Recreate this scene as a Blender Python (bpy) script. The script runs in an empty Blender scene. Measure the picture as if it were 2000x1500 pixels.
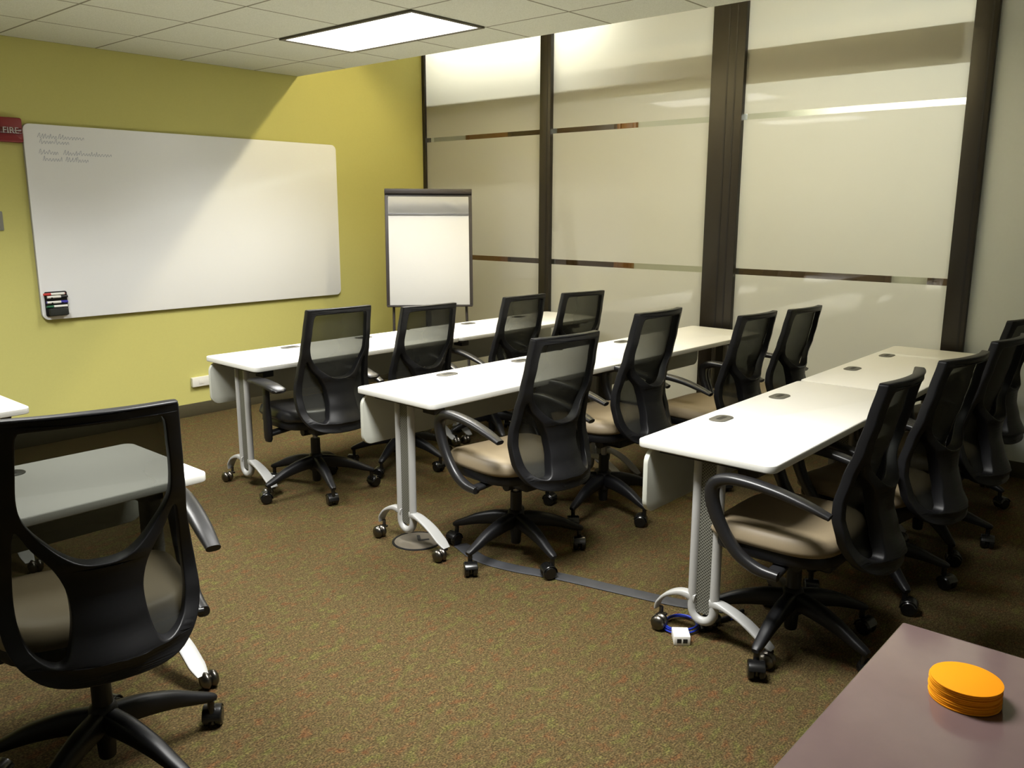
import bpy, bmesh, math, random
from mathutils import Vector, Matrix
random.seed(7)
PI = math.pi
SC = bpy.context.scene
C = SC.collection

# ------------------------------------------------------------------ materials
def new_mat(name):
    m = bpy.data.materials.new(name)
    m.use_nodes = True
    nt = m.node_tree
    return m, nt, nt.nodes['Principled BSDF'], nt.nodes['Material Output']

def plain(name, col, rough=0.5, metal=0.0, spec=0.5, noise=0.0, scale=40.0, bump=0.0):
    m, nt, b, o = new_mat(name)
    b.inputs['Base Color'].default_value = (*col, 1)
    b.inputs['Roughness'].default_value = rough
    b.inputs['Metallic'].default_value = metal
    b.inputs['Specular IOR Level'].default_value = spec
    if noise or bump:
        tc = nt.nodes.new('ShaderNodeTexCoord')
        nz = nt.nodes.new('ShaderNodeTexNoise')
        nz.inputs['Scale'].default_value = scale
        nz.inputs['Detail'].default_value = 4
        nt.links.new(tc.outputs['Object'], nz.inputs['Vector'])
        if noise:
            mx = nt.nodes.new('ShaderNodeMix'); mx.data_type = 'RGBA'
            mx.inputs['A'].default_value = (*[c * (1 - noise) for c in col], 1)
            mx.inputs['B'].default_value = (*[min(1, c * (1 + noise)) for c in col], 1)
            nt.links.new(nz.outputs['Fac'], mx.inputs['Factor'])
            nt.links.new(mx.outputs['Result'], b.inputs['Base Color'])
        if bump:
            bp = nt.nodes.new('ShaderNodeBump')
            bp.inputs['Strength'].default_value = bump
            bp.inputs['Distance'].default_value = 0.002
            nt.links.new(nz.outputs['Fac'], bp.inputs['Height'])
            nt.links.new(bp.outputs['Normal'], b.inputs['Normal'])
    return m

def emit(name, col, s):
    m, nt, b, o = new_mat(name)
    nt.nodes.remove(b)
    e = nt.nodes.new('ShaderNodeEmission')
    e.inputs['Color'].default_value = (*col, 1)
    e.inputs['Strength'].default_value = s
    nt.links.new(e.outputs[0], o.inputs[0])
    return m

def carpet_mat():
    m, nt, b, o = new_mat('carpet')
    L = nt.links.new
    tc = nt.nodes.new('ShaderNodeTexCoord')
    def noise(scale, detail, vec=(1, 1, 1), seed=0):
        mp = nt.nodes.new('ShaderNodeMapping')
        mp.inputs['Scale'].default_value = vec
        mp.inputs['Location'].default_value = (seed, seed * 1.7, 0)
        mp.inputs['Rotation'].default_value = (0, 0, 0)
        n = nt.nodes.new('ShaderNodeTexNoise')
        n.inputs['Scale'].default_value = scale
        n.inputs['Detail'].default_value = detail
        L(tc.outputs['Object'], mp.inputs['Vector']); L(mp.outputs['Vector'], n.inputs['Vector'])
        return n.outputs['Fac']
    def ramp(fac, stops):
        r = nt.nodes.new('ShaderNodeValToRGB')
        els = r.color_ramp.elements
        while len(els) < len(stops): els.new(0.5)
        for e, (p, c) in zip(els, stops):
            e.position = p; e.color = (*c, 1)
        L(fac, r.inputs['Fac'])
        return r.outputs['Color']
    def mix(f, a, c):
        mx = nt.nodes.new('ShaderNodeMix'); mx.data_type = 'RGBA'
        if isinstance(f, float): mx.inputs['Factor'].default_value = f
        else: L(f, mx.inputs['Factor'])
        L(a, mx.inputs['A']); L(c, mx.inputs['B'])
        return mx.outputs['Result']
    base = ramp(noise(55, 5, (1, 1.5, 1)), [(0.30, (0.042, 0.032, 0.012)), (0.45, (0.073, 0.054, 0.022)), (0.56, (0.098, 0.074, 0.032)), (0.70, (0.142, 0.115, 0.050))])
    hue = ramp(noise(17, 7, (1, 1.5, 1), 3.1), [(0.33, (0.100, 0.102, 0.028)), (0.46, (0.079, 0.058, 0.024)), (0.56, (0.084, 0.058, 0.026)), (0.68, (0.129, 0.050, 0.021))])
    c1 = mix(0.55, base, hue)
    fl = ramp(noise(150, 2, (1, 1.2, 1), 7.7), [(0.36, (0.40, 0.38, 0.36)), (0.5, (0.75, 0.75, 0.75)), (0.66, (1.35, 1.28, 1.15))])
    mul = nt.nodes.new('ShaderNodeMix'); mul.data_type = 'RGBA'; mul.blend_type = 'MULTIPLY'
    mul.inputs['Factor'].default_value = 0.95
    L(c1, mul.inputs['A']); L(fl, mul.inputs['B'])
    L(mul.outputs['Result'], b.inputs['Base Color'])
    b.inputs['Roughness'].default_value = 0.95
    b.inputs['Specular IOR Level'].default_value = 0.1
    bp = nt.nodes.new('ShaderNodeBump'); bp.inputs['Strength'].default_value = 0.5; bp.inputs['Distance'].default_value = 0.004
    L(noise(220, 3), bp.inputs['Height']); L(bp.outputs['Normal'], b.inputs['Normal'])
    return m

def ceiling_mat(x0, px, y0, py):
    m, nt, b, o = new_mat('ceiling tile')
    L = nt.links.new
    tc = nt.nodes.new('ShaderNodeTexCoord')
    sp = nt.nodes.new('ShaderNodeSeparateXYZ')
    L(tc.outputs['Object'], sp.inputs[0])
    def M(op, a, bb):
        n = nt.nodes.new('ShaderNodeMath'); n.operation = op
        for i, q in enumerate((a, bb)):
            if isinstance(q, (int, float)): n.inputs[i].default_value = q
            else: L(q, n.inputs[i])
        return n.outputs[0]
    def line(out, s0, p):
        t = M('DIVIDE', M('SUBTRACT', out, s0), p)
        d = M('ABSOLUTE', M('SUBTRACT', M('FRACT', M('ADD', t, 0.5), 0), 0.5), 0)
        return M('LESS_THAN', M('MULTIPLY', d, p), 0.0065)
    g = M('MAXIMUM', line(sp.outputs['X'], x0, px), line(sp.outputs['Y'], y0, py))
    nz = nt.nodes.new('ShaderNodeTexNoise'); nz.inputs['Scale'].default_value = 180; nz.inputs['Detail'].default_value = 3
    L(tc.outputs['Object'], nz.inputs['Vector'])
    r = nt.nodes.new('ShaderNodeValToRGB')
    r.color_ramp.elements[0].position = 0.35; r.color_ramp.elements[0].color = (0.60, 0.61, 0.50, 1)
    r.color_ramp.elements[1].position = 0.6; r.color_ramp.elements[1].color = (0.70, 0.71, 0.60, 1)
    L(nz.outputs['Fac'], r.inputs['Fac'])
    mx = nt.nodes.new('ShaderNodeMix'); mx.data_type = 'RGBA'
    L(g, mx.inputs['Factor']); L(r.outputs['Color'], mx.inputs['A']); mx.inputs['B'].default_value = (0.24, 0.23, 0.16, 1)
    L(mx.outputs['Result'], b.inputs['Base Color'])
    b.inputs['Roughness'].default_value = 0.9
    b.inputs['Specular IOR Level'].default_value = 0.1
    return m

def mesh_fabric():
    m, nt, b, o = new_mat('chair mesh fabric')
    b.inputs['Base Color'].default_value = (0.016, 0.016, 0.012, 1)
    b.inputs['Roughness'].default_value = 0.8
    tr = nt.nodes.new('ShaderNodeBsdfTransparent')
    tr.inputs['Color'].default_value = (0.92, 0.95, 0.86, 1)
    lw = nt.nodes.new('ShaderNodeLayerWeight'); lw.inputs['Blend'].default_value = 0.5
    mr = nt.nodes.new('ShaderNodeMapRange')
    for k, q in (('From Min', 0.0), ('From Max', 0.80), ('To Min', 0.165), ('To Max', 0.0)): mr.inputs[k].default_value = q
    nt.links.new(lw.outputs['Facing'], mr.inputs['Value'])
    mx = nt.nodes.new('ShaderNodeMixShader'); nt.links.new(mr.outputs[0], mx.inputs[0])
    nt.links.new(b.outputs[0], mx.inputs[1]); nt.links.new(tr.outputs[0], mx.inputs[2])
    nt.links.new(mx.outputs[0], o.inputs[0])
    return m

def schlick(nt):
    # same reflectance from either side of the thin pane
    lw = nt.nodes.new('ShaderNodeLayerWeight'); lw.inputs['Blend'].default_value = 0.5
    pw = nt.nodes.new('ShaderNodeMath'); pw.operation = 'POWER'; pw.inputs[1].default_value = 5.0
    ma = nt.nodes.new('ShaderNodeMath'); ma.operation = 'MULTIPLY_ADD'; ma.inputs[1].default_value = 0.93; ma.inputs[2].default_value = 0.06
    nt.links.new(lw.outputs['Facing'], pw.inputs[0]); nt.links.new(pw.outputs[0], ma.inputs[0])
    return ma
def glass_mats():
    # clear glass: see-through with a mirror-like skin
    m, nt, b, o = new_mat('clear glass')
    nt.nodes.remove(b)
    tr = nt.nodes.new('ShaderNodeBsdfTransparent'); tr.inputs['Color'].default_value = (0.93, 0.97, 0.92, 1)
    gl = nt.nodes.new('ShaderNodeBsdfGlossy'); gl.inputs['Roughness'].default_value = 0.01
    fr = schlick(nt)
    mx = nt.nodes.new('ShaderNodeMixShader')
    nt.links.new(fr.outputs[0], mx.inputs[0]); nt.links.new(tr.outputs[0], mx.inputs[1]); nt.links.new(gl.outputs[0], mx.inputs[2])
    nt.links.new(mx.outputs[0], o.inputs[0])
    clear = m
    m, nt, b, o = new_mat('frosted film')
    nt.nodes.remove(b)
    tl = nt.nodes.new('ShaderNodeBsdfTranslucent'); tl.inputs['Color'].default_value = (0.86, 0.85, 0.76, 1)
    df = nt.nodes.new('ShaderNodeBsdfDiffuse'); df.inputs['Color'].default_value = (0.74, 0.72, 0.64, 1)
    m1 = nt.nodes.new('ShaderNodeMixShader'); m1.inputs[0].default_value = 0.30
    nt.links.new(tl.outputs[0], m1.inputs[1]); nt.links.new(df.outputs[0], m1.inputs[2])
    gl = nt.nodes.new('ShaderNodeBsdfGlossy'); gl.inputs['Roughness'].default_value = 0.03
    fr = schlick(nt)
    mx = nt.nodes.new('ShaderNodeMixShader')
    nt.links.new(fr.outputs[0], mx.inputs[0]); nt.links.new(m1.outputs[0], mx.inputs[1]); nt.links.new(gl.outputs[0], mx.inputs[2])
    nt.links.new(mx.outputs[0], o.inputs[0])
    film = m
    m, nt, b, o = new_mat('glass back face')
    nt.nodes.remove(b)
    tr = nt.nodes.new('ShaderNodeBsdfTransparent'); tr.inputs['Color'].default_value = (0.97, 0.99, 0.96, 1)
    nt.links.new(tr.outputs[0], o.inputs[0])
    return clear, film, m

def perforated():
    m, nt, b, o = new_mat('perforated steel')
    L = nt.links.new
    b.inputs['Roughness'].default_value = 0.45
    tc = nt.nodes.new('ShaderNodeTexCoord')
    mp = nt.nodes.new('ShaderNodeMapping')
    mp.inputs['Rotation'].default_value = (math.radians(45), 0, 0)
    L(tc.outputs['Object'], mp.inputs['Vector'])
    sp = nt.nodes.new('ShaderNodeSeparateXYZ'); L(mp.outputs['Vector'], sp.inputs[0])
    def M(op, a, bb=0.0):
        n = nt.nodes.new('ShaderNodeMath'); n.operation = op
        for i, q in enumerate((a, bb)):
            if isinstance(q, (int, float)): n.inputs[i].default_value = q
            else: L(q, n.inputs[i])
        return n.outputs[0]
    p = 0.0085
    def cell(out):
        d = M('SUBTRACT', M('FRACT', M('DIVIDE', out, p)), 0.5)
        return M('MULTIPLY', d, d)
    r2 = M('ADD', cell(sp.outputs['Y']), cell(sp.outputs['Z']))
    hole = M('LESS_THAN', r2, 0.105)
    mx = nt.nodes.new('ShaderNodeMix'); mx.data_type = 'RGBA'
    L(hole, mx.inputs['Factor']); mx.inputs['A'].default_value = (0.15, 0.15, 0.125, 1); mx.inputs['B'].default_value = (0.010, 0.010, 0.008, 1)
    L(mx.outputs['Result'], b.inputs['Base Color'])
    return m

YEL = plain('yellow green paint', (0.56, 0.53, 0.18), 0.75, spec=0.2, noise=0.03, scale=90, bump=0.05)
WHITEW = plain('off white paint', (0.67, 0.71, 0.70), 0.8, spec=0.2, noise=0.02, scale=60)
CARPET = carpet_mat()
CEIL = ceiling_mat(3.28, 0.60, 6.04, 0.61)
BASEB = plain('dark rubber base', (0.055, 0.047, 0.024), 0.6, noise=0.1)
BRONZE = plain('dark bronze frame', (0.014, 0.010, 0.005), 0.45, noise=0.15, scale=20)
BRONZE2 = plain('bronze groove', (0.003, 0.002, 0.0015), 0.5)
CLEAR, FROST, GBACK = glass_mats()
LAMINATE = plain('white laminate', (0.87, 0.86, 0.83), 0.35, spec=0.4, noise=0.01, scale=30)
EDGE = plain('pale edge band', (0.62, 0.62, 0.58), 0.45)
PANEL = plain('grey laminate panel', (0.48, 0.49, 0.43), 0.5, noise=0.02)
SILVER = plain('silver painted steel', (0.36, 0.36, 0.35), 0.38, spec=0.6, noise=0.02)
PERF = perforated()
CHROME = plain('dark chrome', (0.13, 0.12, 0.105), 0.3, metal=1.0)
BLACK = plain('black plastic', (0.0045, 0.0045, 0.0055), 0.45, spec=0.35, noise=0.1, scale=60)
BLACK2 = plain('black satin arm plastic', (0.010, 0.010, 0.011), 0.36, spec=0.5)
WHEEL = plain('black caster rubber', (0.004, 0.004, 0.004), 0.25, spec=0.6)
GREYST = plain('grey gas spring', (0.25, 0.25, 0.27), 0.3, metal=0.8)
MESHF = mesh_fabric()
TAUPE = plain('taupe vinyl', (0.225, 0.178, 0.112), 0.5, spec=0.4, noise=0.04, scale=150, bump=0.06)
BLKSEAT = plain('black vinyl', (0.007, 0.007, 0.008), 0.33, spec=0.55, noise=0.1, scale=150, bump=0.06)
GROM = plain('grey grommet plastic', (0.085, 0.082, 0.07), 0.45)
GROMD = plain('grommet slot', (0.012, 0.012, 0.010), 0.6)
WB = plain('whiteboard enamel', (0.89, 0.90, 0.91), 0.3, spec=0.35)
WBEDGE = plain('grey board edge', (0.42, 0.42, 0.41), 0.5)
INK = plain('faded blue ink', (0.40, 0.43, 0.52), 0.7)
PAPER = plain('white paper', (0.60, 0.595, 0.575), 0.8, spec=0.1, noise=0.01, scale=20)
EASEL = plain('dark easel plastic', (0.028, 0.022, 0.020), 0.5)
CLAMP = plain('grey clamp bar', (0.16, 0.16, 0.17), 0.4)
BROWN = plain('brown laminate', (0.13, 0.088, 0.086), 0.15, spec=0.9, noise=0.06, scale=25)
BROWNE = plain('dark brown edge', (0.06, 0.045, 0.022), 0.5)
ORANGE = plain('orange card', (0.80, 0.30, 0.007), 0.7, spec=0.1)
ORANGE2 = plain('deeper orange card', (0.80, 0.29, 0.007), 0.7, spec=0.1)
RED = plain('red alarm plastic', (0.22, 0.012, 0.014), 0.4)
WLENS = plain('clear alarm lens', (0.55, 0.52, 0.50), 0.15, spec=0.8)
WPLAST = plain('white plastic', (0.74, 0.73, 0.68), 0.4)
GREYPL = plain('grey plastic', (0.20, 0.20, 0.17), 0.5)
BLUE = plain('blue cable', (0.012, 0.03, 0.30), 0.4)
TAPE = plain('dark grey floor tape', (0.030, 0.031, 0.035), 0.7, noise=0.3, scale=30)
BRASS = plain('worn metal lid', (0.16, 0.14, 0.11), 0.4, metal=0.4, noise=0.15)
MRED = plain('red marker', (0.45, 0.02, 0.02), 0.4)
MBLUE = plain('blue marker', (0.03, 0.02, 0.35), 0.4)
MGREEN = plain('green marker', (0.01, 0.10, 0.04), 0.4)
FELT = plain('dark felt', (0.02, 0.022, 0.018), 0.95, noise=0.3, scale=200)
WOOD = plain('warm wood veneer', (0.30, 0.13, 0.035), 0.4, noise=0.25, scale=9)
DWOOD = plain('dark wood veneer', (0.085, 0.045, 0.018), 0.4, noise=0.25, scale=9)
CREAM = plain('cream paint', (0.72, 0.69, 0.58), 0.8, spec=0.1)
TILE = plain('corridor floor', (0.30, 0.25, 0.17), 0.5, noise=0.1)
LAMP = emit('lit diffuser', (1.0, 0.965, 0.90), 3.0)
LAMP2 = emit('lit corridor tube', (1.0, 0.97, 0.87), 58.0)
PANE_FILL = emit('added pane fill tube', (1.0, 0.99, 0.90), 68.0)  # unseen corridor tube, added to brighten far wall and frosted panes
LAMP4 = emit('lit cove tube', (1.0, 0.85, 0.50), 82.0)

# ------------------------------------------------------------------ helpers
def link(name, me, parent=None):
    o = bpy.data.objects.new(name, me)
    C.objects.link(o)
    if parent: o.parent = parent
    return o

def finish(bm, name, mats, parent=None, smooth=True, angle=35, loc=None):
    bmesh.ops.recalc_face_normals(bm, faces=bm.faces[:])
    me = bpy.data.meshes.new(name)
    bm.to_mesh(me); bm.free()
    if not isinstance(mats, (list, tuple)): mats = [mats]
    for m in mats: me.materials.append(m)
    if smooth:
        me.polygons.foreach_set('use_smooth', [True] * len(me.polygons))
        me.set_sharp_from_angle(angle=math.radians(angle))
    o = link(name, me, parent)
    if loc: o.location = loc
    return o

def thing(name, label, cat, loc=(0, 0, 0), rz=0.0, group=None):
    o = bpy.data.objects.new(name, None)
    C.objects.link(o)
    o.empty_display_size = 0.1
    o.location = loc; o.rotation_euler = (0, 0, rz)
    return tag(o, label, cat, group)

def tag(o, label, cat, group=None):
    o['label'] = label; o['category'] = cat
    if group: o['group'] = group
    return o

def struct(o):
    o['kind'] = 'structure'
    return o

def dup(root):
    r = root.copy(); C.objects.link(r)
    for ch in list(root.children):
        c = ch.copy(); C.objects.link(c); c.parent = r
        for g in list(ch.children):
            d = g.copy(); C.objects.link(d); d.parent = c
    return r

def box(bm, lo, hi, bevel=0.0, seg=2, mat=0, M=None):
    ret = bmesh.ops.create_cube(bm, size=1.0)
    vs = ret['verts']
    for v in vs:
        v.co = Vector([lo[i] + (v.co[i] + 0.5) * (hi[i] - lo[i]) for i in range(3)])
    fs = set(f for v in vs for f in v.link_faces)
    if bevel > 0:
        es = list(set(e for v in vs for e in v.link_edges))
        r = bmesh.ops.bevel(bm, geom=es, offset=bevel, segments=seg, affect='EDGES', profile=0.5)
        fs = set(f for f in r['faces']) | set(f for f in fs if f.is_valid)
        allv = set(v for f in fs for v in f.verts)
        fs = set(f for v in allv for f in v.link_faces)
        vs = list(allv)
    for f in fs:
        f.material_index = mat
    if M is not None:
        bmesh.ops.transform(bm, matrix=M, verts=[v for v in vs if v.is_valid])
    return vs

def cyl(bm, p0, p1, r0, r1=None, n=20, mat=0, caps=True):
    p0, p1 = Vector(p0), Vector(p1)
    r1 = r0 if r1 is None else r1
    d = p1 - p0
    q = d.to_track_quat('Z', 'Y').to_matrix()
    a, b = [], []
    for i in range(n):
        t = 2 * PI * i / n
        u = q @ Vector((math.cos(t), math.sin(t), 0))
        a.append(bm.verts.new(p0 + u * r0)); b.append(bm.verts.new(p1 + u * r1))
    for i in range(n):
        f = bm.faces.new((a[i], a[(i + 1) % n], b[(i + 1) % n], b[i])); f.material_index = mat
    if caps:
        f = bm.faces.new(a[::-1]); f.material_index = mat
        f = bm.faces.new(b); f.material_index = mat

def lathe(bm, prof, n=24, mat=0, M=None):
    # prof: list of (r, z); revolve around z
    rings = []
    for r, z in prof:
        if r < 1e-6: rings.append([bm.verts.new((0, 0, z))])
        else: rings.append([bm.verts.new((r * math.cos(2 * PI * i / n), r * math.sin(2 * PI * i / n), z)) for i in range(n)])
    for a, b in zip(rings, rings[1:]):
        for i in range(n):
            j = (i + 1) % n
            if len(a) == 1 and len(b) == 1: continue
            if len(a) == 1: f = bm.faces.new((a[0], b[i], b[j]))
            elif len(b) == 1: f = bm.faces.new((a[i], a[j], b[0]))
            else: f = bm.faces.new((a[i], a[j], b[j], b[i]))
            f.material_index = mat
    if M is not None:
        bmesh.ops.transform(bm, matrix=M, verts=[v for r in rings for v in r])

def catmull(pts, k=6):
    P = [Vector(p) for p in pts]
    P = [P[0] * 2 - P[1]] + P + [P[-1] * 2 - P[-2]]
    out = []
    for i in range(1, len(P) - 2):
        for j in range(k):
            t = j / k
            a, b, c, d = P[i - 1], P[i], P[i + 1], P[i + 2]
            out.append(0.5 * ((2 * b) + (c - a) * t + (2 * a - 5 * b + 4 * c - d) * t * t + (3 * b - a - 3 * c + d) * t ** 3))
    out.append(P[-2].copy())
    return out

def sweep(bm, pts, sizes, side=None, n=14, power=2.4, mat=0, caps=True):
    """superellipse tube; sizes = list of (half side, half normal); side = fixed axis or None"""
    N = len(pts)
    rings = []
    prev = None
    for i in range(N):
        t = (pts[min(i + 1, N - 1)] - pts[max(i - 1, 0)]).normalized()
        if side is not None: s = Vector(side)
        else:
            s = prev if prev is not None else (Vector((0, 0, 1)) if abs(t.z) < 0.9 else Vector((1, 0, 0)))
        s = (s - t * s.dot(t)).normalized(); prev = s
        u = t.cross(s).normalized()
        f = i / (N - 1) * (len(sizes) - 1)
        k = min(int(f), len(sizes) - 2) if len(sizes) > 1 else 0
        if len(sizes) > 1:
            w = f - k
            a = sizes[k][0] * (1 - w) + sizes[k + 1][0] * w
            b = sizes[k][1] * (1 - w) + sizes[k + 1][1] * w
        else: a, b = sizes[0]
        ring = []
        for j in range(n):
            th = 2 * PI * j / n
            c_, s_ = math.cos(th), math.sin(th)
            x = math.copysign(abs(c_) ** (2 / power), c_) * a
            y = math.copysign(abs(s_) ** (2 / power), s_) * b
            ring.append(bm.verts.new(pts[i] + s * x + u * y))
        rings.append(ring)
    for a, b in zip(rings, rings[1:]):
        for j in range(n):
            f = bm.faces.new((a[j], a[(j + 1) % n], b[(j + 1) % n], b[j])); f.material_index = mat
    if caps:
        f = bm.faces.new(rings[0][::-1]); f.material_index = mat
        f = bm.faces.new(rings[-1]); f.material_index = mat

def rrect(x0, y0, x1, y1, r, k=6):
    out = []
    for cx, cy, a0 in ((x1 - r, y1 - r, 0), (x0 + r, y1 - r, 90), (x0 + r, y0 + r, 180), (x1 - r, y0 + r, 270)):
        for i in range(k + 1):
            a = math.radians(a0 + 90 * i / k)
            out.append((cx + r * math.cos(a), cy + r * math.sin(a)))
    return out

def prism(bm, outline, z0, z1, bev=0.0, mat=0, matside=None, M=None):
    """extruded 2D outline with small chamfered rims"""
    n = len(outline)
    cx = sum(p[0] for p in outline) / n; cy = sum(p[1] for p in outline) / n
    def ring(z, inset):
        vs = []
        for i in range(n):
            p = Vector(outline[i]); a = Vector(outline[i - 1]); b = Vector(outline[(i + 1) % n])
            t = (b - a).normalized(); nn = Vector((t.y, -t.x))
            q = p - nn * inset
            vs.append(bm.verts.new((q.x, q.y, z)))
        return vs
    if bev > 0:
        rings = [ring(z0, bev), ring(z0 + bev * 0.3, bev * 0.3), ring(z0 + bev, 0), ring(z1 - bev, 0), ring(z1 - bev * 0.3, bev * 0.3), ring(z1, bev)]
    else: rings = [ring(z0, 0), ring(z1, 0)]
    f = bm.faces.new(rings[0][::-1]); f.material_index = mat
    f = bm.faces.new(rings[-1]); f.material_index = mat
    ms = mat if matside is None else matside
    for a, b in zip(rings, rings[1:]):
        for i in range(n):
            f = bm.faces.new((a[i], a[(i + 1) % n], b[(i + 1) % n], b[i])); f.material_index = ms
    if M is not None:
        bmesh.ops.transform(bm, matrix=M, verts=[v for r in rings for v in r])

# ------------------------------------------------------------------ camera
CAM = dict(f=1658.7679, yaw=0.8527, pitch=-0.2023, roll=-0.0026, h=1.562)
def make_camera():
    y, p, r = CAM['yaw'], CAM['pitch'], CAM['roll']
    s, c = math.sin(y), math.cos(y); sp, cp = math.sin(p), math.cos(p)
    R0 = Vector((c, -s, 0)); F0 = Vector((s * cp, c * cp, sp)); U0 = Vector((-s * sp, -c * sp, cp))
    R1 = R0 * math.cos(r) - U0 * math.sin(r); U1 = R0 * math.sin(r) + U0 * math.cos(r)
    M = Matrix.Identity(4)
    for i in range(3):
        M[i][0] = R1[i]; M[i][1] = U1[i]; M[i][2] = -F0[i]
    M.translation = Vector((0, 0, CAM['h']))
    cd = bpy.data.cameras.new('camera')
    cd.sensor_width = 36; cd.lens = CAM['f'] / 2000 * 36
    cd.clip_start = 0.05; cd.clip_end = 60
    o = bpy.data.objects.new('camera', cd); C.objects.link(o)
    o.matrix_world = M
    SC.camera = o
make_camera()

# ------------------------------------------------------------------ room shell
YW, XG, ZC, XE = 6.04, 5.655, 2.609, 4.28      # yellow wall, glass line, ceiling, ceiling edge
XL, YB, ZU, XC = -2.3, -1.6, 3.6, 7.7
def sbox(name, lo, hi, mat, parent=None, bevel=0.0):
    bm = bmesh.new(); box(bm, lo, hi, bevel)
    o = finish(bm, name, mat, parent)
    if parent is None: struct(o)
    return o
sbox('floor', (XL - .1, YB - .1, -0.1), (XG + .05, YW + .1, 0), CARPET)
sbox('floor_corridor', (XG + .05, YB - .1, -0.1), (XC + .1, YW + 2.1, 0), TILE)
sbox('wall_front', (XL - .1, YW, 0), (XG + .03, YW + .12, ZU), YEL)
sbox('wall_left', (XL - .12, YB - .1, 0), (XL, YW, ZU), WHITEW)
sbox('wall_back', (XL, YB - .12, 0), (XG + .1, YB, ZU), WHITEW)
sbox('wall_right', (XG, YB, 0), (XG + .12, 1.29, ZU), WHITEW)
sbox('ceiling', (XL, YB, ZC), (XE, YW, ZC + .06), CEIL)
sbox('ceiling_upper', (XL - .1, YB - .1, ZU), (XC + .1, YW + 2.1, ZU + .1), CREAM)
sbox('trim_1', (XE - .012, YB, ZC + .06), (XE, YW, ZU), CREAM)
sbox('baseboard_front', (XL, YW - .012, 0), (XG, YW, .098), BASEB, bevel=.003)
sbox('baseboard_right', (XG - .012, YB, 0), (XG, 1.29, .098), BASEB, bevel=.003)
sbox('baseboard_left', (XL, YB, 0), (XL + .012, YW - .012, .098), BASEB)
# corridor beyond the glass: far wall of cream plaster with wood doors, end wall
sbox('wall_corridor', (XC, YB - .1, 0), (XC + .1, YW + 2.1, ZU), CREAM)
sbox('wall_corridor_end', (XG + .03, YW + 2.0, 0), (XC, YW + 2.1, ZU), CREAM)
sbox('wall_corridor_near', (XG + .03, YW, 0), (XG + .12, YW + 2.0, ZU), CREAM)
sbox('wall_corridor_back', (XG + .12, YB - .1, 0), (XC, YB, ZU), CREAM)
def corr_panel(name, y0, y1, mat, z1=3.0):
    bm = bmesh.new()
    box(bm, (XC - .03, y0, 0.0), (XC, y1, z1), .004)
    box(bm, (XC - .05, y0 - .04, 0), (XC, y0, z1 + .04), .004)
    box(bm, (XC - .05, y1, 0), (XC, y1 + .04, z1 + .04), .004)
    return struct(finish(bm, name, mat))
corr_panel('trim_2', 6.80, 7.40, WOOD)
corr_panel('trim_3', 5.28, 6.72, DWOOD)
corr_panel('trim_12', 5.05, 5.20, WOOD, 2.9)
corr_panel('trim_4', 2.42, 3.85, DWOOD, 1.40)
corr_panel('trim_11', 0.4, 2.04, DWOOD, 1.40)
# beam added close behind the glass to cast a soft dark band on the film
bm = bmesh.new(); box(bm, (XG + .085, 1.42, 2.43), (XG + .19, YW, 2.63), .005)
struct(finish(bm, 'added_band_beam', plain('added band beam', (0.07, 0.06, 0.035), 0.8)))

# glass partition: three frosted panes with two clear bands, bronze mullions
S1, S1B, S2, S2B = 2.213, 2.174, 1.157, 1.114
def pane(name, y0, y1):
    bm = bmesh.new()
    zs = [0.05, S2B, S2, S1B, S1, ZU]
    x0, x1 = XG + .004, XG + .016
    for k in range(5):
        z0, z1 = zs[k], zs[k + 1]
        m = 1 if k in (0, 2, 4) else 0
        f = bm.faces.new([bm.verts.new(q) for q in ((x0, y0, z0), (x0, y0, z1), (x0, y1, z1), (x0, y1, z0))]); f.material_index = m
    f = bm.faces.new([bm.verts.new(q) for q in ((x1, y0, zs[0]), (x1, y1, zs[0]), (x1, y1, zs[-1]), (x1, y0, zs[-1]))]); f.material_index = 2
    for a, b, c, d in (((x0, y0, zs[0]), (x1, y0, zs[0]), (x1, y0, zs[-1]), (x0, y0, zs[-1])), ((x0, y1, zs[0]), (x0, y1, zs[-1]), (x1, y1, zs[-1]), (x1, y1, zs[0]))):
        f = bm.faces.new([bm.verts.new(q) for q in (a, b, c, d)]); f.material_index = 2
    me = bpy.data.meshes.new(name); bm.to_mesh(me); bm.free()
    for m in (CLEAR, FROST, GBACK): me.materials.append(m)
    return struct(link(name, me))
def mullion(name, y0, y1, proud=.035, groove=None):
    bm = bmesh.new()
    box(bm, (XG - proud, y0, 0.0), (XG + .06, y1, ZU), .004)
    if groove:
        for g in groove: box(bm, (XG - proud - .0015, g - .006, 0), (XG - proud + .004, g + .006, ZU), 0, mat=1)
    return struct(finish(bm, name, [BRONZE, BRONZE2]))
mullion('trim_6', 6.005, YW, .02)
mullion('trim_7', 4.505, 4.617, .035, (4.54,))
mullion('trim_8', 2.822, 3.07, .035, (2.885, 2.945))
mullion('trim_9', 1.29, 1.415, .035, (1.32,))
pane('window_1', 4.617, 6.005); pane('window_2', 3.07, 4.505); pane('window_3', 1.415, 2.822)
sbox('trim_10', (XG - .02, 1.415, 0), (XG + .05, YW, .05), BRONZE, bevel=.003)

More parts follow.
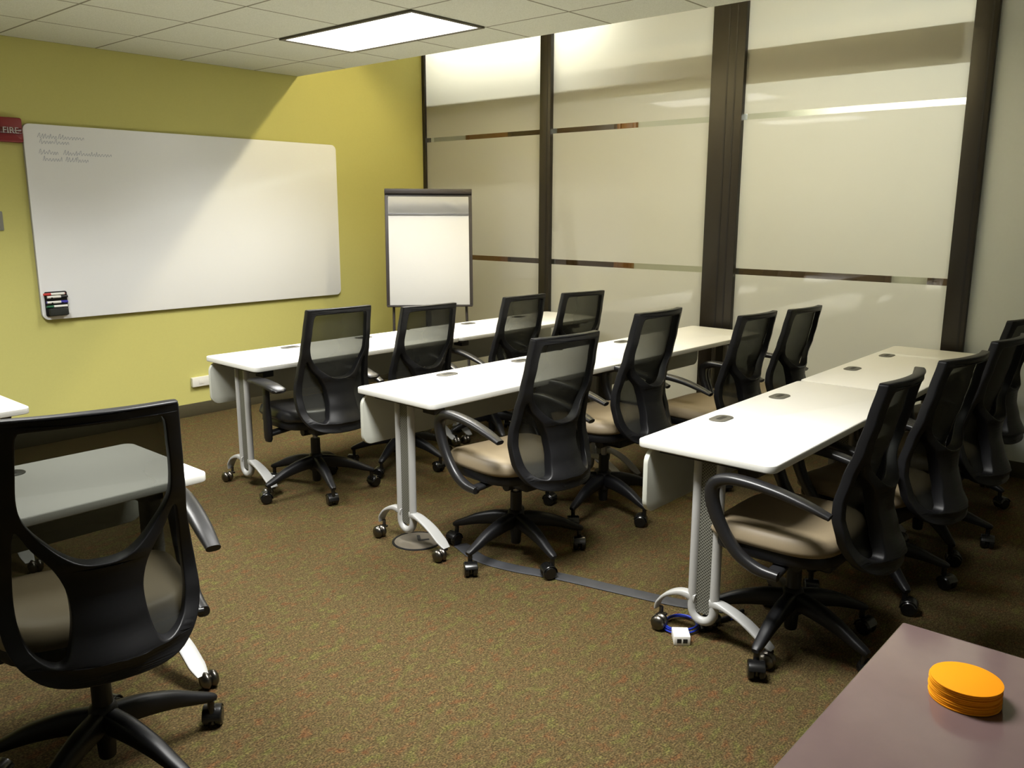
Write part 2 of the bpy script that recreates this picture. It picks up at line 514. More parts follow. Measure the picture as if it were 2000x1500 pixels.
# ------------------------------------------------------------------ ceiling lights
def ceiling_light(name, x0, y0, x1, y1, label, z=ZC, lamp=LAMP, group='ceiling light panels', watts=42.0):
    cx, cy = (x0 + x1) / 2, (y0 + y1) / 2
    t = thing(name, label, 'ceiling light', (cx, cy, z), 0, group)
    hx, hy = (x1 - x0) / 2, (y1 - y0) / 2
    bm = bmesh.new()
    w = .022
    box(bm, (-hx, -hy, -.012), (-hx + w, hy, .0), .002); box(bm, (hx - w, -hy, -.012), (hx, hy, .0), .002)
    box(bm, (-hx + w, -hy, -.012), (hx - w, -hy + w, .0), .002); box(bm, (-hx + w, hy - w, -.012), (hx - w, hy, .0), .002)
    finish(bm, 'frame', SILVER if lamp is not LAMP else plain('light frame', (0.10, 0.09, 0.06), 0.5), t)
    bm = bmesh.new(); box(bm, (-hx + w, -hy + w, -.007), (hx - w, hy - w, -.001))
    finish(bm, 'diffuser', lamp, t, smooth=False)
    ld = bpy.data.lights.new('panel_lamp', 'AREA'); ld.shape = 'RECTANGLE'
    ld.size, ld.size_y = 2 * (hx - w), 2 * (hy - w); ld.energy = watts; ld.color = (1.0, 0.99, 0.95); ld.spread = math.radians(127)
    lo = bpy.data.objects.new('panel_lamp', ld); C.objects.link(lo); lo.parent = t; lo.location = (0, 0, -.012)
    return t
ceiling_light('ceiling_light', 3.285, 3.59, 3.86, 4.815, 'lit rectangular ceiling panel above the flip chart corner')
ceiling_light('ceiling_light', 0.88, 3.59, 1.46, 4.815, 'lit ceiling panel out of sight at upper left', watts=50.0)
ceiling_light('ceiling_light', 1.48, 1.16, 2.06, 2.38, 'lit ceiling panel out of sight nearer the camera', watts=64.0)
def tube(name, p0, p1, lamp, label, lip=False):
    t = thing(name, label, 'light fixture', ((p0[0] + p1[0]) / 2, (p0[1] + p1[1]) / 2, p0[2]))
    L_ = (p1[1] - p0[1]) / 2
    bm = bmesh.new(); box(bm, (-.045, -L_ - .02, .018), (.045, L_ + .02, .06), .006)
    if lip: box(bm, (.050, -L_ - .02, -.036), (.058, L_ + .02, .06), .002)  # added lip blocks the tube's light and mirror image on the upper glass
    for q in (-.6, .6): cyl(bm, (0, q * L_, .05), (0, q * L_, ZU - p0[2]), .008, n=8)
    finish(bm, 'housing', WPLAST, t)
    bm = bmesh.new(); cyl(bm, (0, -L_, 0), (0, L_, 0), .016); finish(bm, 'tube_lamp', lamp, t)
    return t
tube('corridor_light', (6.02, 4.0, 3.08), (6.02, 6.0, 3.08), LAMP2, 'bright tube light in the corridor behind the leftmost glass pane')
tube('corridor_light', (7.35, 0.2, 2.62), (7.35, 3.1, 2.62), PANE_FILL, 'added tube light out of sight in the corridor, brightening the frosted panes')
tube('cove_light', (4.60, 1.8, 2.97), (4.60, 5.45, 2.97), LAMP4, 'tube light hidden in the recess above the glass wall', lip=True)

# ------------------------------------------------------------------ training tables
TT = 0.7336
def make_table(L_, D_):
    t = thing('training_table', 'white training table', 'table')
    hl, hd = L_ / 2, D_ / 2
    bm = bmesh.new()
    prism(bm, rrect(-hl, -hd, hl, hd, .035), TT - .028, TT, .004, 0, 1)
    finish(bm, 'tabletop', [LAMINATE, EDGE], t, angle=50)
    bm = bmesh.new()                                    # modesty panel, rounded corners, hung under the far edge
    Mp = Matrix.Translation((0, hd - .045, 0)) @ Matrix.Rotation(PI / 2, 4, 'X')
    prism(bm, rrect(-hl + .0, .455, hl - .0, .697, .05), -.010, .010, .003, 0, 0, Mp)
    finish(bm, 'modesty_panel', PANEL, t, angle=50)
    bm = bmesh.new()
    box(bm, (-hl + .1, -.02, TT - .075), (hl - .1, .02, TT - .029), .004)
    for s in (-1, 1):
        box(bm, (s * (hl - .075) - .02, -.2, TT - .052), (s * (hl - .075) + .02, .2, TT - .029), .004)
        box(bm, (s * (hl - .14) - .035, -.17, TT - .085), (s * (hl - .14) + .035, -.09, TT - .029), .006)
    finish(bm, 'under_frame', BLACK, t)
    for s in (-1, 1):
        x = s * (hl - .075)
        pts = [Vector((x, .0445, z)) for z in (TT - .04, .5, .3, .17)]
        pts += [Vector((x, .0445 * math.cos(a), .115 - .0445 * math.sin(a) * 1.05)) for a in [PI * i / 10 for i in range(11)]]
        pts += [Vector((x, -.0445, z)) for z in (.17, .3, .5, TT - .04)]
        bm = bmesh.new(); sweep(bm, pts, [(.0175, .0175)], side=(1, 0, 0), n=16, power=2)
        leg = finish(bm, 'leg', SILVER, t, angle=60)
        bm = bmesh.new(); box(bm, (x - .006, -.030, .10), (x + .006, .030, TT - .045))
        finish(bm, 'perforated_plate', PERF, leg)['label'] = 'perforated steel plate'
        for name, sy, reach in (('foot', -1, .245), ('foot', 1, .165)):
            pp = catmull([(x, sy * .03, .150), (x, sy * (.03 + reach * .22), .150), (x, sy * (.03 + reach * .55), .122), (x, sy * (.03 + reach * .85), .075), (x, sy * (.03 + reach), .050)] if sy < 0 else
                         [(x, sy * .03, .150), (x, sy * (.03 + reach * .35), .158), (x, sy * (.03 + reach * .7), .135), (x, sy * (.03 + reach * .93), .095), (x, sy * (.03 + reach), .062)], 5)
            bm = bmesh.new(); sweep(bm, pp, [(.016, .018), (.024, .011), (.029, .006), (.029, .005), (.020, .004)] if sy < 0 else [(.016, .018), (.020, .012), (.024, .008), (.024, .006), (.018, .005)], side=(1, 0, 0), n=18, power=4)
            ft = finish(bm, name, SILVER, t, angle=50)
            bm = bmesh.new()
            ey = sy * (.03 + reach - .02); cx_ = x + (-.045 if s < 0 else .02); cy_ = ey - .02
            cyl(bm, (x, ey, .045), (x, ey, .050 if sy < 0 else .072), .008, n=12)
            box(bm, (min(x, cx_) - .004, min(ey, cy_) - .006, .040), (max(x, cx_) + .004, max(ey, cy_) + .006, .050), .003)
            for dx in (-.013, .013):
                lathe(bm, [(0, -.018), (.012, -.017), (.023, -.012), (.029, -.004), (.030, 0), (.029, .004), (.023, .012), (.012, .017), (0, .018)], 26, 0,
                      Matrix.Translation((cx_ + dx, cy_, .030)) @ Matrix.Rotation(PI / 2 + .0, 4, 'Y'))
            finish(bm, 'caster', CHROME, ft)
    for gx in (-.245, .315):
        bm = bmesh.new()
        prism(bm, rrect(gx - .062, hd - .125, gx + .062, hd - .052, .034, 8), TT - .001, TT + .003, .0015, 0)
        g = finish(bm, 'grommet', GROM, t, angle=50)
        bm = bmesh.new(); prism(bm, rrect(gx - .028, hd - .099, gx + .036, hd - .078, .006), TT + .0025, TT + .0036, .0, 0)
        finish(bm, 'slot', GROMD, g)
    return t
long_table = make_table(1.523, .548)
short_table = make_table(1.480, .535)
used = set()
def place_table(proto, cx, cy, deg, label, group):
    o = proto if proto.name not in used else dup(proto)
    used.add(proto.name)
    o.location = (cx, cy, 0); o.rotation_euler = (0, 0, math.radians(deg))
    o['label'] = label; o['category'] = 'table'; o['group'] = group
    return o
def row(proto, L_, cx, cy, deg, la, lb, group):
    a = math.radians(deg); dx, dy = math.cos(a) * (L_ / 2 + .002), math.sin(a) * (L_ / 2 + .002)
    place_table(proto, cx - dx, cy - dy, deg, la, group)
    place_table(proto, cx + dx, cy + dy, deg, lb, group)
row(long_table, 1.523, 3.98, 4.195, -1.3, 'white training table in the farthest row, end nearer the whiteboard', 'white training table in the farthest row, end nearer the glass wall', 'training tables in rows')
row(long_table, 1.523, 4.005, 2.850, -1.7, 'white training table in the middle row, open end with floor box beneath', 'white training table in the middle row, end by the glass wall', 'training tables in rows')
row(short_table, 1.480, 4.068, 1.388, 0.2, 'white training table in the nearest row, with blue cable under its end', 'white training table in the nearest row, end against the glass wall', 'training tables in rows')
place_table(long_table, 1.328 - .7615, 2.722, 0, 'white training table seen through the mesh of the chair at lower left', 'training tables in rows')
place_table(long_table, 1.306 - .7615, 4.135, 0, 'white training table showing only a corner at the left edge of the photo', 'training tables in rows')

# ------------------------------------------------------------------ task chairs
def lerp_prof(tab, z):
    if z <= tab[0][0]: return tab[0][1]
    for (z0, y0), (z1, y1) in zip(tab, tab[1:]):
        if z <= z1:
            t = (z - z0) / (z1 - z0); t = t * t * (3 - 2 * t) * .5 + t * .5
            return y0 + (y1 - y0) * t
    return tab[-1][1]
BACKP = [(.40, -.275), (.45, -.25), (.53, -.213), (.61, -.190), (.66, -.190), (.74, -.208), (.84, -.240), (.94, -.262), (1.06, -.285)]
def back_y(s, z): return lerp_prof(BACKP, z) - .042 * (1 - min(1, (s / .20) ** 2))
def resample(poly, step=.012):
    P = [Vector(p) for p in poly]; out = []
    for i in range(len(P)):
        a, b = P[i], P[(i + 1) % len(P)]
        k = max(1, int((b - a).length / step))
        for j in range(k): out.append(a + (b - a) * (j / k))
    return out
def smooth_closed(pts, k=5):
    n = len(pts); P = [Vector(p) for p in pts]; out = []
    for i in range(n):
        a, b, c, d = P[i - 1], P[i], P[(i + 1) % n], P[(i + 2) % n]
        for j in range(k):
            t = j / k
            out.append(0.5 * ((2 * b) + (c - a) * t + (2 * a - 5 * b + 4 * c - d) * t * t + (3 * b - a - 3 * c + d) * t ** 3))
    return out
def mirror(half):   # half from bottom centre up the +s side to top centre, then mirrored
    return half + [(-x, z) for x, z in reversed(half) if abs(x) > 1e-6]
OUTER = mirror([(0, .405), (.09, .409), (.160, .428), (.200, .468), (.221, .525), (.223, .59), (.217, .66), (.206, .75), (.200, .85), (.194, .95), (.189, 1.035), (.187, 1.053), (.176, 1.058), (.09, 1.060), (0, 1.061)])
UPPER = mirror([(0, .688), (.045, .693), (.085, .716), (.118, .748), (.145, .783), (.162, .822), (.167, .87), (.163, .94), (.158, 1.005), (.152, 1.025), (.140, 1.031), (.07, 1.034), (0, 1.035)])
LOWR = [(.181, .770), (.187, .70), (.192, .60), (.187, .535), (.168, .485), (.130, .462), (.102, .472), (.086, .52), (.079, .58), (.085, .635), (.108, .690), (.145, .738), (.170, .785)]
def flat_fill(loops):
    cu = bpy.data.curves.new('tmp', 'CURVE'); cu.dimensions = '2D'; cu.fill_mode = 'BOTH'
    cu.extrude = .012; cu.bevel_depth = .005; cu.bevel_resolution = 2; cu.offset = -.003
    for lp in loops:
        sp = cu.splines.new('POLY'); sp.points.add(len(lp) - 1); sp.use_cyclic_u = True
        for p, q in zip(sp.points, lp): p.co = (q[0], q[1], 0, 1)
    ob = bpy.data.objects.new('tmp', cu); C.objects.link(ob)
    dg = bpy.context.evaluated_depsgraph_get()
    me = bpy.data.meshes.new_from_object(ob.evaluated_get(dg))
    bpy.data.objects.remove(ob); bpy.data.curves.remove(cu)
    return me
def make_back_frame(parent):
    loops = [resample(smooth_closed(OUTER, 4)), resample(smooth_closed(UPPER, 4)), resample(smooth_closed(LOWR, 4)), resample(smooth_closed([(-x, z) for x, z in LOWR], 4))]
    me = flat_fill(loops); me.name = 'back_frame'
    bm = bmesh.new(); bm.from_mesh(me)
    bmesh.ops.remove_doubles(bm, verts=bm.verts[:], dist=.0003)
    # refine the wide flat faces so that they bend
    bmesh.ops.subdivide_edges(bm, edges=[e for e in bm.edges if e.calc_length() > .04], cuts=2, use_grid_fill=True)
    bmesh.ops.triangulate(bm, faces=bm.faces[:])
    for v in bm.verts:
        s, z, d = v.co.x, v.co.y, v.co.z
        w = max(0.0, 1 - (s / .17) ** 2) * max(0.0, min(1.0, (.80 - z) / .10)) * max(0, min(1, (z - .40) / .06))
        v.co = Vector((s, back_y(s, z) - .015 - d - .030 * w - (.016 * w if d > 0 else 0), z))
    bmesh.ops.recalc_face_normals(bm, faces=bm.faces[:])
    bm.to_mesh(me); bm.free()
    me.materials.clear(); me.materials.append(BLACK)
    me.polygons.foreach_set('use_smooth', [True] * len(me.polygons)); me.set_sharp_from_angle(angle=math.radians(40))
    return link('back_frame', me, parent)
def half_width(z):
    half = [p for p in OUTER if p[0] >= 0 and p[1] > .41]
    half.sort(key=lambda p: p[1])
    for (x0, z0), (x1, z1) in zip(half, half[1:]):
        if z0 <= z <= z1 and z1 > z0: return x0 + (x1 - x0) * (z - z0) / (z1 - z0)
    return half[-1][0]
def make_back_mesh(parent):
    bm = bmesh.new(); nz, ns = 34, 16; grid = []
    for i in range(nz + 1):
        z = .445 + (1.046 - .445) * i / nz
        w = half_width(z) - .016
        grid.append([bm.verts.new((w * (2 * j / ns - 1), back_y(w * (2 * j / ns - 1), z) + .004, z)) for j in range(ns + 1)])
    for i in range(nz):
        for j in range(ns): bm.faces.new((grid[i][j], grid[i][j + 1], grid[i + 1][j + 1], grid[i + 1][j]))
    o = finish(bm, 'mesh_panel', MESHF, parent)
    o['label'] = 'see-through black mesh'
    return o
def superell(a, b, n, p, k):
    t = 2 * PI * k / n; c_, s_ = math.cos(t), math.sin(t)
    return math.copysign(abs(c_) ** (2 / p), c_) * a, math.copysign(abs(s_) ** (2 / p), s_) * b
def make_seat(parent, mat):
    bm = bmesh.new(); n = 48; rings = []
    for sc, z in ((.90, .446), (.97, .448), (1.0, .457), (1.005, .468), (.99, .482), (.955, .493), (.89, .502), (.75, .507), (.55, .505), (.3, .502)):
        ring = []
        for k in range(n):
            x, y = superell(.248, .238, n, 3.6, k)
            x *= sc; y *= sc
            zz = z - .026 * max(0, (y - .08) / .16) ** 2 * max(0, min(1, (z - .44) / .05)) + (.012 * (x / .25) ** 2 if z > .49 else 0)
            ring.append(bm.verts.new((x, y + .035, zz)))
        rings.append(ring)
    for a, b in zip(rings, rings[1:]):
        for k in range(n): bm.faces.new((a[k], a[(k + 1) % n], b[(k + 1) % n], b[k]))
    bm.faces.new(rings[0][::-1]); bm.faces.new(rings[-1])
    s = finish(bm, 'seat', mat, parent, angle=60)
    bm = bmesh.new(); prism(bm, [(superell(.238, .226, 40, 3.4, k)[0], superell(.238, .226, 40, 3.4, k)[1] + .033) for k in range(40)], .402, .449, .012)
    finish(bm, 'seat_pan', BLACK, s)
    return s
def make_loop_arm(parent, sx):
    bm = bmesh.new(); X = sx * .275
    yz = [(-.205, .625), (-.13, .648), (-.03, .671), (.08, .683), (.155, .678), (.198, .652), (.203, .600), (.180, .535), (.138, .468), (.085, .415), (.02, .386), (-.05, .380)]
    pts = catmull([(X, y, z) for y, z in yz], 5)
    sweep(bm, pts, [(.020, .010), (.025, .014), (.027, .016), (.027, .018), (.025, .022), (.023, .025), (.021, .024), (.020, .022), (.020, .021), (.020, .020), (.018, .016)], side=(1, 0, 0), n=18, power=2.6)
    sweep(bm, [Vector((X, -.03, .383)), Vector((X * .8, -.03, .388)), Vector((X * .45, -.02, .398)), Vector((X * .3, -.02, .400))], [(.026, .012)], side=(0, 1, 0), n=14, power=3)
    return finish(bm, 'armrest', BLACK2, parent, angle=50)
def make_post_arm(parent, sx):
    bm = bmesh.new(); X = sx * .285
    pts = [Vector((X, -.01, z)) for z in (.335, .35, .40, .48, .56, .635)]
    sweep(bm, pts, [(.012, .024), (.016, .032), (.017, .034), (.016, .032), (.014, .028), (.013, .026)], side=(1, 0, 0), n=16, power=2.6)
    sweep(bm, [Vector((X, -.01, .375)), Vector((X * .7, -.01, .385)), Vector((X * .3, -.01, .398))], [(.028, .014)], side=(0, 1, 0), n=14, power=3)
    a = finish(bm, 'armrest', BLACK, parent, angle=50)
    bm = bmesh.new()
    pp = [Vector((X + sx * .004, y, z)) for y, z in ((-.175, .630), (-.165, .637), (-.08, .650), (.05, .656), (.115, .652), (.130, .646))]
    sweep(bm, pp, [(.026, .008), (.042, .014), (.045, .014), (.044, .014), (.040, .013), (.026, .008)], side=(1, 0, 0), n=18, power=3)
    finish(bm, 'arm_pad', BLACK2, a, angle=50)
    return a
def caster_bm(ang):
    bm = bmesh.new()
    cyl(bm, (0, 0, .05), (0, 0, .104), .0105, n=14)
    Mr = Matrix.Rotation(ang, 4, 'Z')
    off = Mr @ Vector((.018, 0, 0))
    for d in (-.017, .017):
        lathe(bm, [(0, -.012), (.024, -.012), (.030, -.007), (.031, 0), (.030, .007), (.024, .012), (0, .012)], 26, 0,
              Matrix.Translation(off + Vector((0, 0, .031))) @ Mr @ Matrix.Translation((0, d, 0)) @ Matrix.Rotation(PI / 2, 4, 'X'))
    # rounded hood over the twin wheels
    pts = [off + Mr @ Vector((.033 * math.cos(a), 0, .033 * math.sin(a))) + Vector((0, 0, .031)) for a in [math.radians(q) for q in range(20, 181, 16)]]
    sweep(bm, pts, [(.028, .0025)], side=Mr @ Vector((0, 1, 0)), n=12, power=4)
    box(bm, (-.022, -.005, .02), (.022, .005, .060), .003, M=Matrix.Translation(off) @ Mr)
    return bm
def make_chair(kind):
    t = thing('mesh_task_chair', 'black mesh task chair', 'chair')
    make_seat(t, BLKSEAT if kind == 'post' else TAUPE)
    make_back_frame(t); make_back_mesh(t)
    for s in (-1, 1): (make_post_arm if kind == 'post' else make_loop_arm)(t, s)
    bm = bmesh.new()
    box(bm, (-.085, -.16, .352), (.085, .13, .408), .014, 3)
    box(bm, (-.045, -.285, .398), (.045, -.10, .425), .010)
    box(bm, (-.06, -.315, .40), (.06, -.265, .50), .012)
    cyl(bm, (.08, .03, .385), (.20, .05, .375), .006, n=10); box(bm, (.19, .03, .366), (.235, .07, .384), .005)
    cyl(bm, (-.10, -.04, .36), (-.02, -.04, .36), .024, n=16)
    finish(bm, 'tilt_mechanism', BLACK, t)
    bm = bmesh.new()
    cyl(bm, (0, 0, .29), (0, 0, .37), .014, n=18, mat=1)
    lathe(bm, [(0, .055), (.020, .055), (.023, .06), (.026, .12), (.040, .125), (.046, .15), (.044, .19), (.034, .215), (.027, .22), (.026, .305), (0, .305)], 24)
    finish(bm, 'gas_column', [BLACK, GREYST], t)
    for k in range(5):
        bm = bmesh.new()
        pts = catmull([(.025, 0, .172), (.10, 0, .166), (.19, 0, .146), (.26, 0, .120), (.305, 0, .104), (.320, 0, .098)], 4)
        sweep(bm, pts, [(.028, .036), (.027, .033), (.024, .026), (.020, .018), (.017, .013), (.012, .009)], side=(0, 1, 0), n=14, power=3)
        l = finish(bm, 'base_leg', BLACK, t, angle=50)
        l.rotation_euler = (0, 0, 2 * PI * k / 5)
        c = finish(caster_bm(.9 * k), 'caster', WHEEL, l)
        c.location = (.305, 0, 0)
    return t
loop_chair = make_chair('loop'); post_chair = make_chair('post')
BASE = {'seat', 'back_frame', 'mesh_panel', 'armrest', 'tilt_mechanism'}
def place_chair(proto, x, y, deg, lift, base_deg, label):
    o = proto if proto.name not in used else dup(proto)
    used.add(proto.name)
    o.location = (x, y, 0); o.rotation_euler = (0, 0, math.radians(deg))
    o['label'] = label; o['category'] = 'chair'; o['group'] = 'black mesh task chairs at the training tables'
    k = 0
    for ch in o.children:
        nm = ch.name.split('.')[0]
        if nm in BASE: ch.location = (0, 0, lift)
        if nm == 'base_leg':
            ch.rotation_euler = (0, 0, math.radians(base_deg - deg + 72 * k)); k += 1
            for g in ch.children: g.rotation_euler = (0, 0, random.uniform(0, 6.28))
    return o
CH = [
 (post_chair, 2.745, 3.865, -6, .005, 34, 'black mesh chair with a black seat and straight-post arms, at farthest row beside whiteboard'),
 (loop_chair, 3.41, 3.885, -7, -.035, 60, 'black mesh chair in front of the flip chart, second chair of the farthest row'),
 (loop_chair, 4.22, 3.87, -3, -.04, 20, 'black mesh chair in front of the first mullion right of the flip chart, farthest row'),
 (loop_chair, 4.86, 3.83, -12, -.055, 45, 'black mesh chair at the farthest row, the one nearest the glass wall'),
 (loop_chair, 2.80, 2.42, -7, .0, 36, 'taupe-seated mesh chair at the aisle end of the middle row, near floor box'),
 (loop_chair, 3.55, 2.46, -1, .03, 42, 'taupe-seated mesh chair second from the aisle in the middle row'),
 (loop_chair, 4.42, 2.35, -4, -.05, 20, 'taupe-seated mesh chair third from the aisle in the middle row, before the wide mullion'),
 (loop_chair, 5.10, 2.36, -5, -.075, 20, 'mesh chair of the middle row closest to the glass wall'),
 (loop_chair, 2.85, 1.125, 1, -.015, 38, 'taupe-seated mesh chair at the aisle end of the nearest row, behind orange coasters'),
 (loop_chair, 3.58, 1.10, -9, -.035, 10, 'taupe-seated mesh chair second from the aisle in the nearest row'),
 (loop_chair, 4.22, 1.08, -6, -.035, 6, 'mesh chair third from the aisle in the nearest row'),
 (loop_chair, 5.05, 1.18, -8, -.035, 40, 'mesh chair at the far right edge of the photo, by the white wall'),
 (loop_chair, 0.858, 2.255, -14, .055, 68, 'large mesh chair at lower left, seen from behind, nearest the camera'),
]
for c in CH: place_chair(*c)

# ------------------------------------------------------------------ whiteboard and what hangs on it
BX0, BX1, BZ0, BZ1 = 2.165, 4.61, .836, 2.093
wbd = thing('whiteboard', 'large white dry-erase board with rounded corners on the yellow wall', 'whiteboard', (BX0, YW, BZ0))
Mw = Matrix.Rotation(PI / 2, 4, 'X')
bm = bmesh.new(); prism(bm, rrect(0, 0, BX1 - BX0, BZ1 - BZ0, .045, 8), .002, .026, .002, 0, 0, Mw)
finish(bm, 'board_edge', WBEDGE, wbd)
bm = bmesh.new(); prism(bm, rrect(.001, .001, BX1 - BX0 - .001, BZ1 - BZ0 - .001, .044, 8), .0255, .029, .001, 0, 0, Mw)
finish(bm, 'writing_surface', WB, wbd)
def scribble(bm, x, z, words, h):
    for w0, n in words:
        px = x + w0; pts = []
        for i in range(n * 4):
            up = (i % 4) in (1, 2)
            tall = i in (1, 2) or random.random() < .12
            hh = h * ((1.0 if tall else .5) if up else random.uniform(-.05, .12))
            pts.append((px + (.22 * hh if up else 0), -.0293, z + hh))
            px += h * .15 + random.uniform(-.05, .08) * h
        sweep(bm, catmull(pts, 3), [(.0013, .0005)], side=(0, 0, 1), n=6, power=2)
bm = bmesh.new()
for zz, ws in ((1.172, [(0, 7), (.125, 9)]), (1.138, [(.008, 5), (.10, 5)]), (1.072, [(0, 7), (.15, 6), (.25, 12)]), (1.030, [(.02, 7), (.16, 4), (.225, 5)])):
    scribble(bm, .085, zz, ws, .027)
finish(bm, 'handwriting', INK, wbd)['label'] = 'four faint lines of blue handwriting'
# marker tray with markers and an eraser at the lower-left corner
HX, HY, HZ = 2.255, YW - .029, .945
hold = thing('marker_holder', 'black magnetic marker holder on lower left corner of the whiteboard', 'marker holder', (HX, HY, HZ))
bm = bmesh.new()
prism(bm, rrect(-.068, -.085, .074, .078, .012), .0, .008, .002, 0, 0, Mw)
for z in (.052, .018, -.016):
    box(bm, (-.035, -.034, z - .017), (-.027, -.006, z - .010), .001); box(bm, (.03, -.034, z - .017), (.038, -.006, z - .010), .001)
finish(bm, 'tray', BLACK, hold)
bm = bmesh.new(); box(bm, (-.062, -.014, -.082), (.066, -.007, -.034), .004); finish(bm, 'eraser_pocket', BLACK, hold)
def marker(z, mat, flip, label, dx=0.0, yy=-.019):
    t = thing('dry_erase_marker', label, 'marker', (HX + dx, HY + yy, HZ + z), 0, 'markers in the whiteboard holder')
    s = -1 if flip else 1
    bm = bmesh.new(); cyl(bm, (-.065 * s, 0, 0), (.022 * s, 0, 0), .0085, n=16); finish(bm, 'barrel', WPLAST, t)
    bm = bmesh.new(); cyl(bm, (.022 * s, 0, 0), (.066 * s, 0, 0), .0095, .008, n=16); cyl(bm, (-.069 * s, 0, 0), (-.064 * s, 0, 0), .007, n=16); finish(bm, 'cap', mat, t)
marker(.062, MRED, True, 'red marker with its red cap to the left, upper left in the whiteboard holder', -.012)
marker(.043, BLACK2, False, 'black-capped marker just under the red marker in the holder', .006)
marker(.008, MBLUE, False, 'blue-capped marker between black marker and green marker', .004)
marker(-.020, MGREEN, True, 'green marker lowest in the holder, right above the eraser', .0)
bm = bmesh.new(); box(bm, (HX - .056, HY - .048, HZ - .078), (HX + .062, HY - .016, HZ - .032), .006)
tag(finish(bm, 'board_eraser', FELT), 'dark felt eraser at the bottom of the marker holder', 'eraser')

# fire alarm, switch plate, outlet on the yellow wall
al = thing('fire_alarm', 'red wall fire alarm with white lettering left of the whiteboard', 'fire alarm', (2.085, YW, 2.045))
bm = bmesh.new(); prism(bm, rrect(-.078, -.075, .076, .075, .012), .0, .045, .006, 0, 0, Mw); finish(bm, 'housing', RED, al)
bm = bmesh.new(); prism(bm, rrect(-.07, -.024, .07, .012, .012), .0445, .062, .008, 0, 0, Mw)
finish(bm, 'strobe_lens', plain('dark red lens', (0.10, 0.006, 0.008), 0.15, spec=0.8), al)
cu = bpy.data.curves.new('txt', 'FONT'); cu.body = 'FIRE'; cu.size = .052; cu.align_x = 'CENTER'; cu.align_y = 'CENTER'; cu.extrude = .001
to = bpy.data.objects.new('txt', cu); C.objects.link(to)
me = bpy.data.meshes.new_from_object(to.evaluated_get(bpy.context.evaluated_depsgraph_get()))
bpy.data.objects.remove(to)
me.materials.clear(); me.materials.append(WLENS)
lt = link('lettering', me, al); lt.location = (0, -.0632, -.006); lt.rotation_euler = (PI / 2, 0, 0); lt['label'] = 'white letters FIRE'
sw = thing('wall_switch', 'small grey wall plate at the left edge of the photo', 'switch', (1.96, YW, 1.485))
bm = bmesh.new(); prism(bm, rrect(-.042, -.06, .042, .06, .006), 0, .008, .002, 0, 0, Mw); finish(bm, 'plate', GREYPL, sw)
bm = bmesh.new(); prism(bm, rrect(-.016, -.03, .016, .03, .003), .0075, .013, .002, 0, 0, Mw); finish(bm, 'rocker', GREYPL, sw)
ou = thing('wall_outlet', 'white outlet box low on the yellow wall behind the farthest table', 'outlet', (3.30, YW, .262))
bm = bmesh.new(); prism(bm, rrect(-.122, -.036, .122, .036, .004), 0, .028, .002, 0, 0, Mw); finish(bm, 'box', WPLAST, ou)
bm = bmesh.new()
for px in (-.05, .05): prism(bm, rrect(px - .02, -.018, px + .02, .018, .006), .0275, .030, .001, 0, 0, Mw)
finish(bm, 'socket', WPLAST, ou)

# ------------------------------------------------------------------ flip chart easel
az = CAM['yaw'] - math.atan((1000 - 838) / CAM['f'])
EX, EY = 4.735, 5.02
ez = thing('flip_chart_easel', 'black flip chart easel standing in the corner by the glass wall', 'easel', (EX, EY, 0), -az)
tilt = Matrix.Translation((0, 0, 1.26)) @ Matrix.Rotation(math.radians(-7), 4, 'X')
Mt = tilt @ Matrix.Rotation(PI / 2, 4, 'X')
bm = bmesh.new(); prism(bm, rrect(-.345, -.462, .345, .462, .006), -.011, .011, .003, 0, 0, Mt); finish(bm, 'backboard', EASEL, ez)
bm = bmesh.new(); box(bm, (-.345, -.030, .425), (.345, -.008, .464), .004, M=tilt); finish(bm, 'clamp_bar', EASEL, ez)
bm = bmesh.new(); box(bm, (-.34, -.04, -.468), (.34, .0, -.455), .003, M=tilt); finish(bm, 'pad_ledge', EASEL, ez)
for s in (-1, 1):
    bm = bmesh.new()
    cyl(bm, tilt @ Vector((s * .285, .018, .40)), tilt @ Vector((s * .29, .018, -.43)), .012, n=14)
    cyl(bm, tilt @ Vector((s * .29, .018, -.40)), Vector((s * (.315 if s > 0 else .29), -.17, .012)), .011, n=14)
    lathe(bm, [(0, 0), (.016, 0), (.017, .02), (.012, .03), (0, .03)], 14, 0, Matrix.Translation((s * (.315 if s > 0 else .29), -.172, 0)))
    finish(bm, 'leg', EASEL, ez)
bm = bmesh.new(); cyl(bm, tilt @ Vector((.0, .03, .32)), Vector((.0, .62, .012)), .011, n=14)
lathe(bm, [(0, 0), (.016, 0), (.017, .02), (.012, .03), (0, .03)], 14, 0, Matrix.Translation((0, .62, 0)))
finish(bm, 'leg', EASEL, ez)
bm = bmesh.new()
cyl(bm, (.0, .36, .55), (-.288, .02, .50), .004, n=8); cyl(bm, (.0, .36, .55), (.292, .02, .50), .004, n=8)
finish(bm, 'brace', EASEL, ez)
# pad: a thing held by the easel
pad = thing('flip_chart_pad', 'white flip chart paper pad on the black easel', 'paper pad', (EX, EY, 0), -az)
bm = bmesh.new(); box(bm, (-.318, -.024, -.452), (.318, -.0115, .395), .001, M=tilt)
finish(bm, 'sheets', PAPER, pad)
bm = bmesh.new(); rows_ = []
for i in range(17):
    f = i / 16; v = .402 - .135 * f
    bul = .030 * math.sin(PI * min(1, f * 1.05)) * (1 - .25 * f) + .004
    rr_ = []
    for j in range(21):
        g = j / 20; s = -.315 + .632 * g
        cr = .012 * math.exp(-((g - .80 - .25 * (f - .6)) / .07) ** 2) * math.sin(PI * f)
        rr_.append(bm.verts.new(tilt @ Vector((s, -.0255 - bul - cr, v))))
    rows_.append(rr_)
for a, b in zip(rows_, rows_[1:]):
    for j in range(20): bm.faces.new((a[j], a[j + 1], b[j + 1], b[j]))
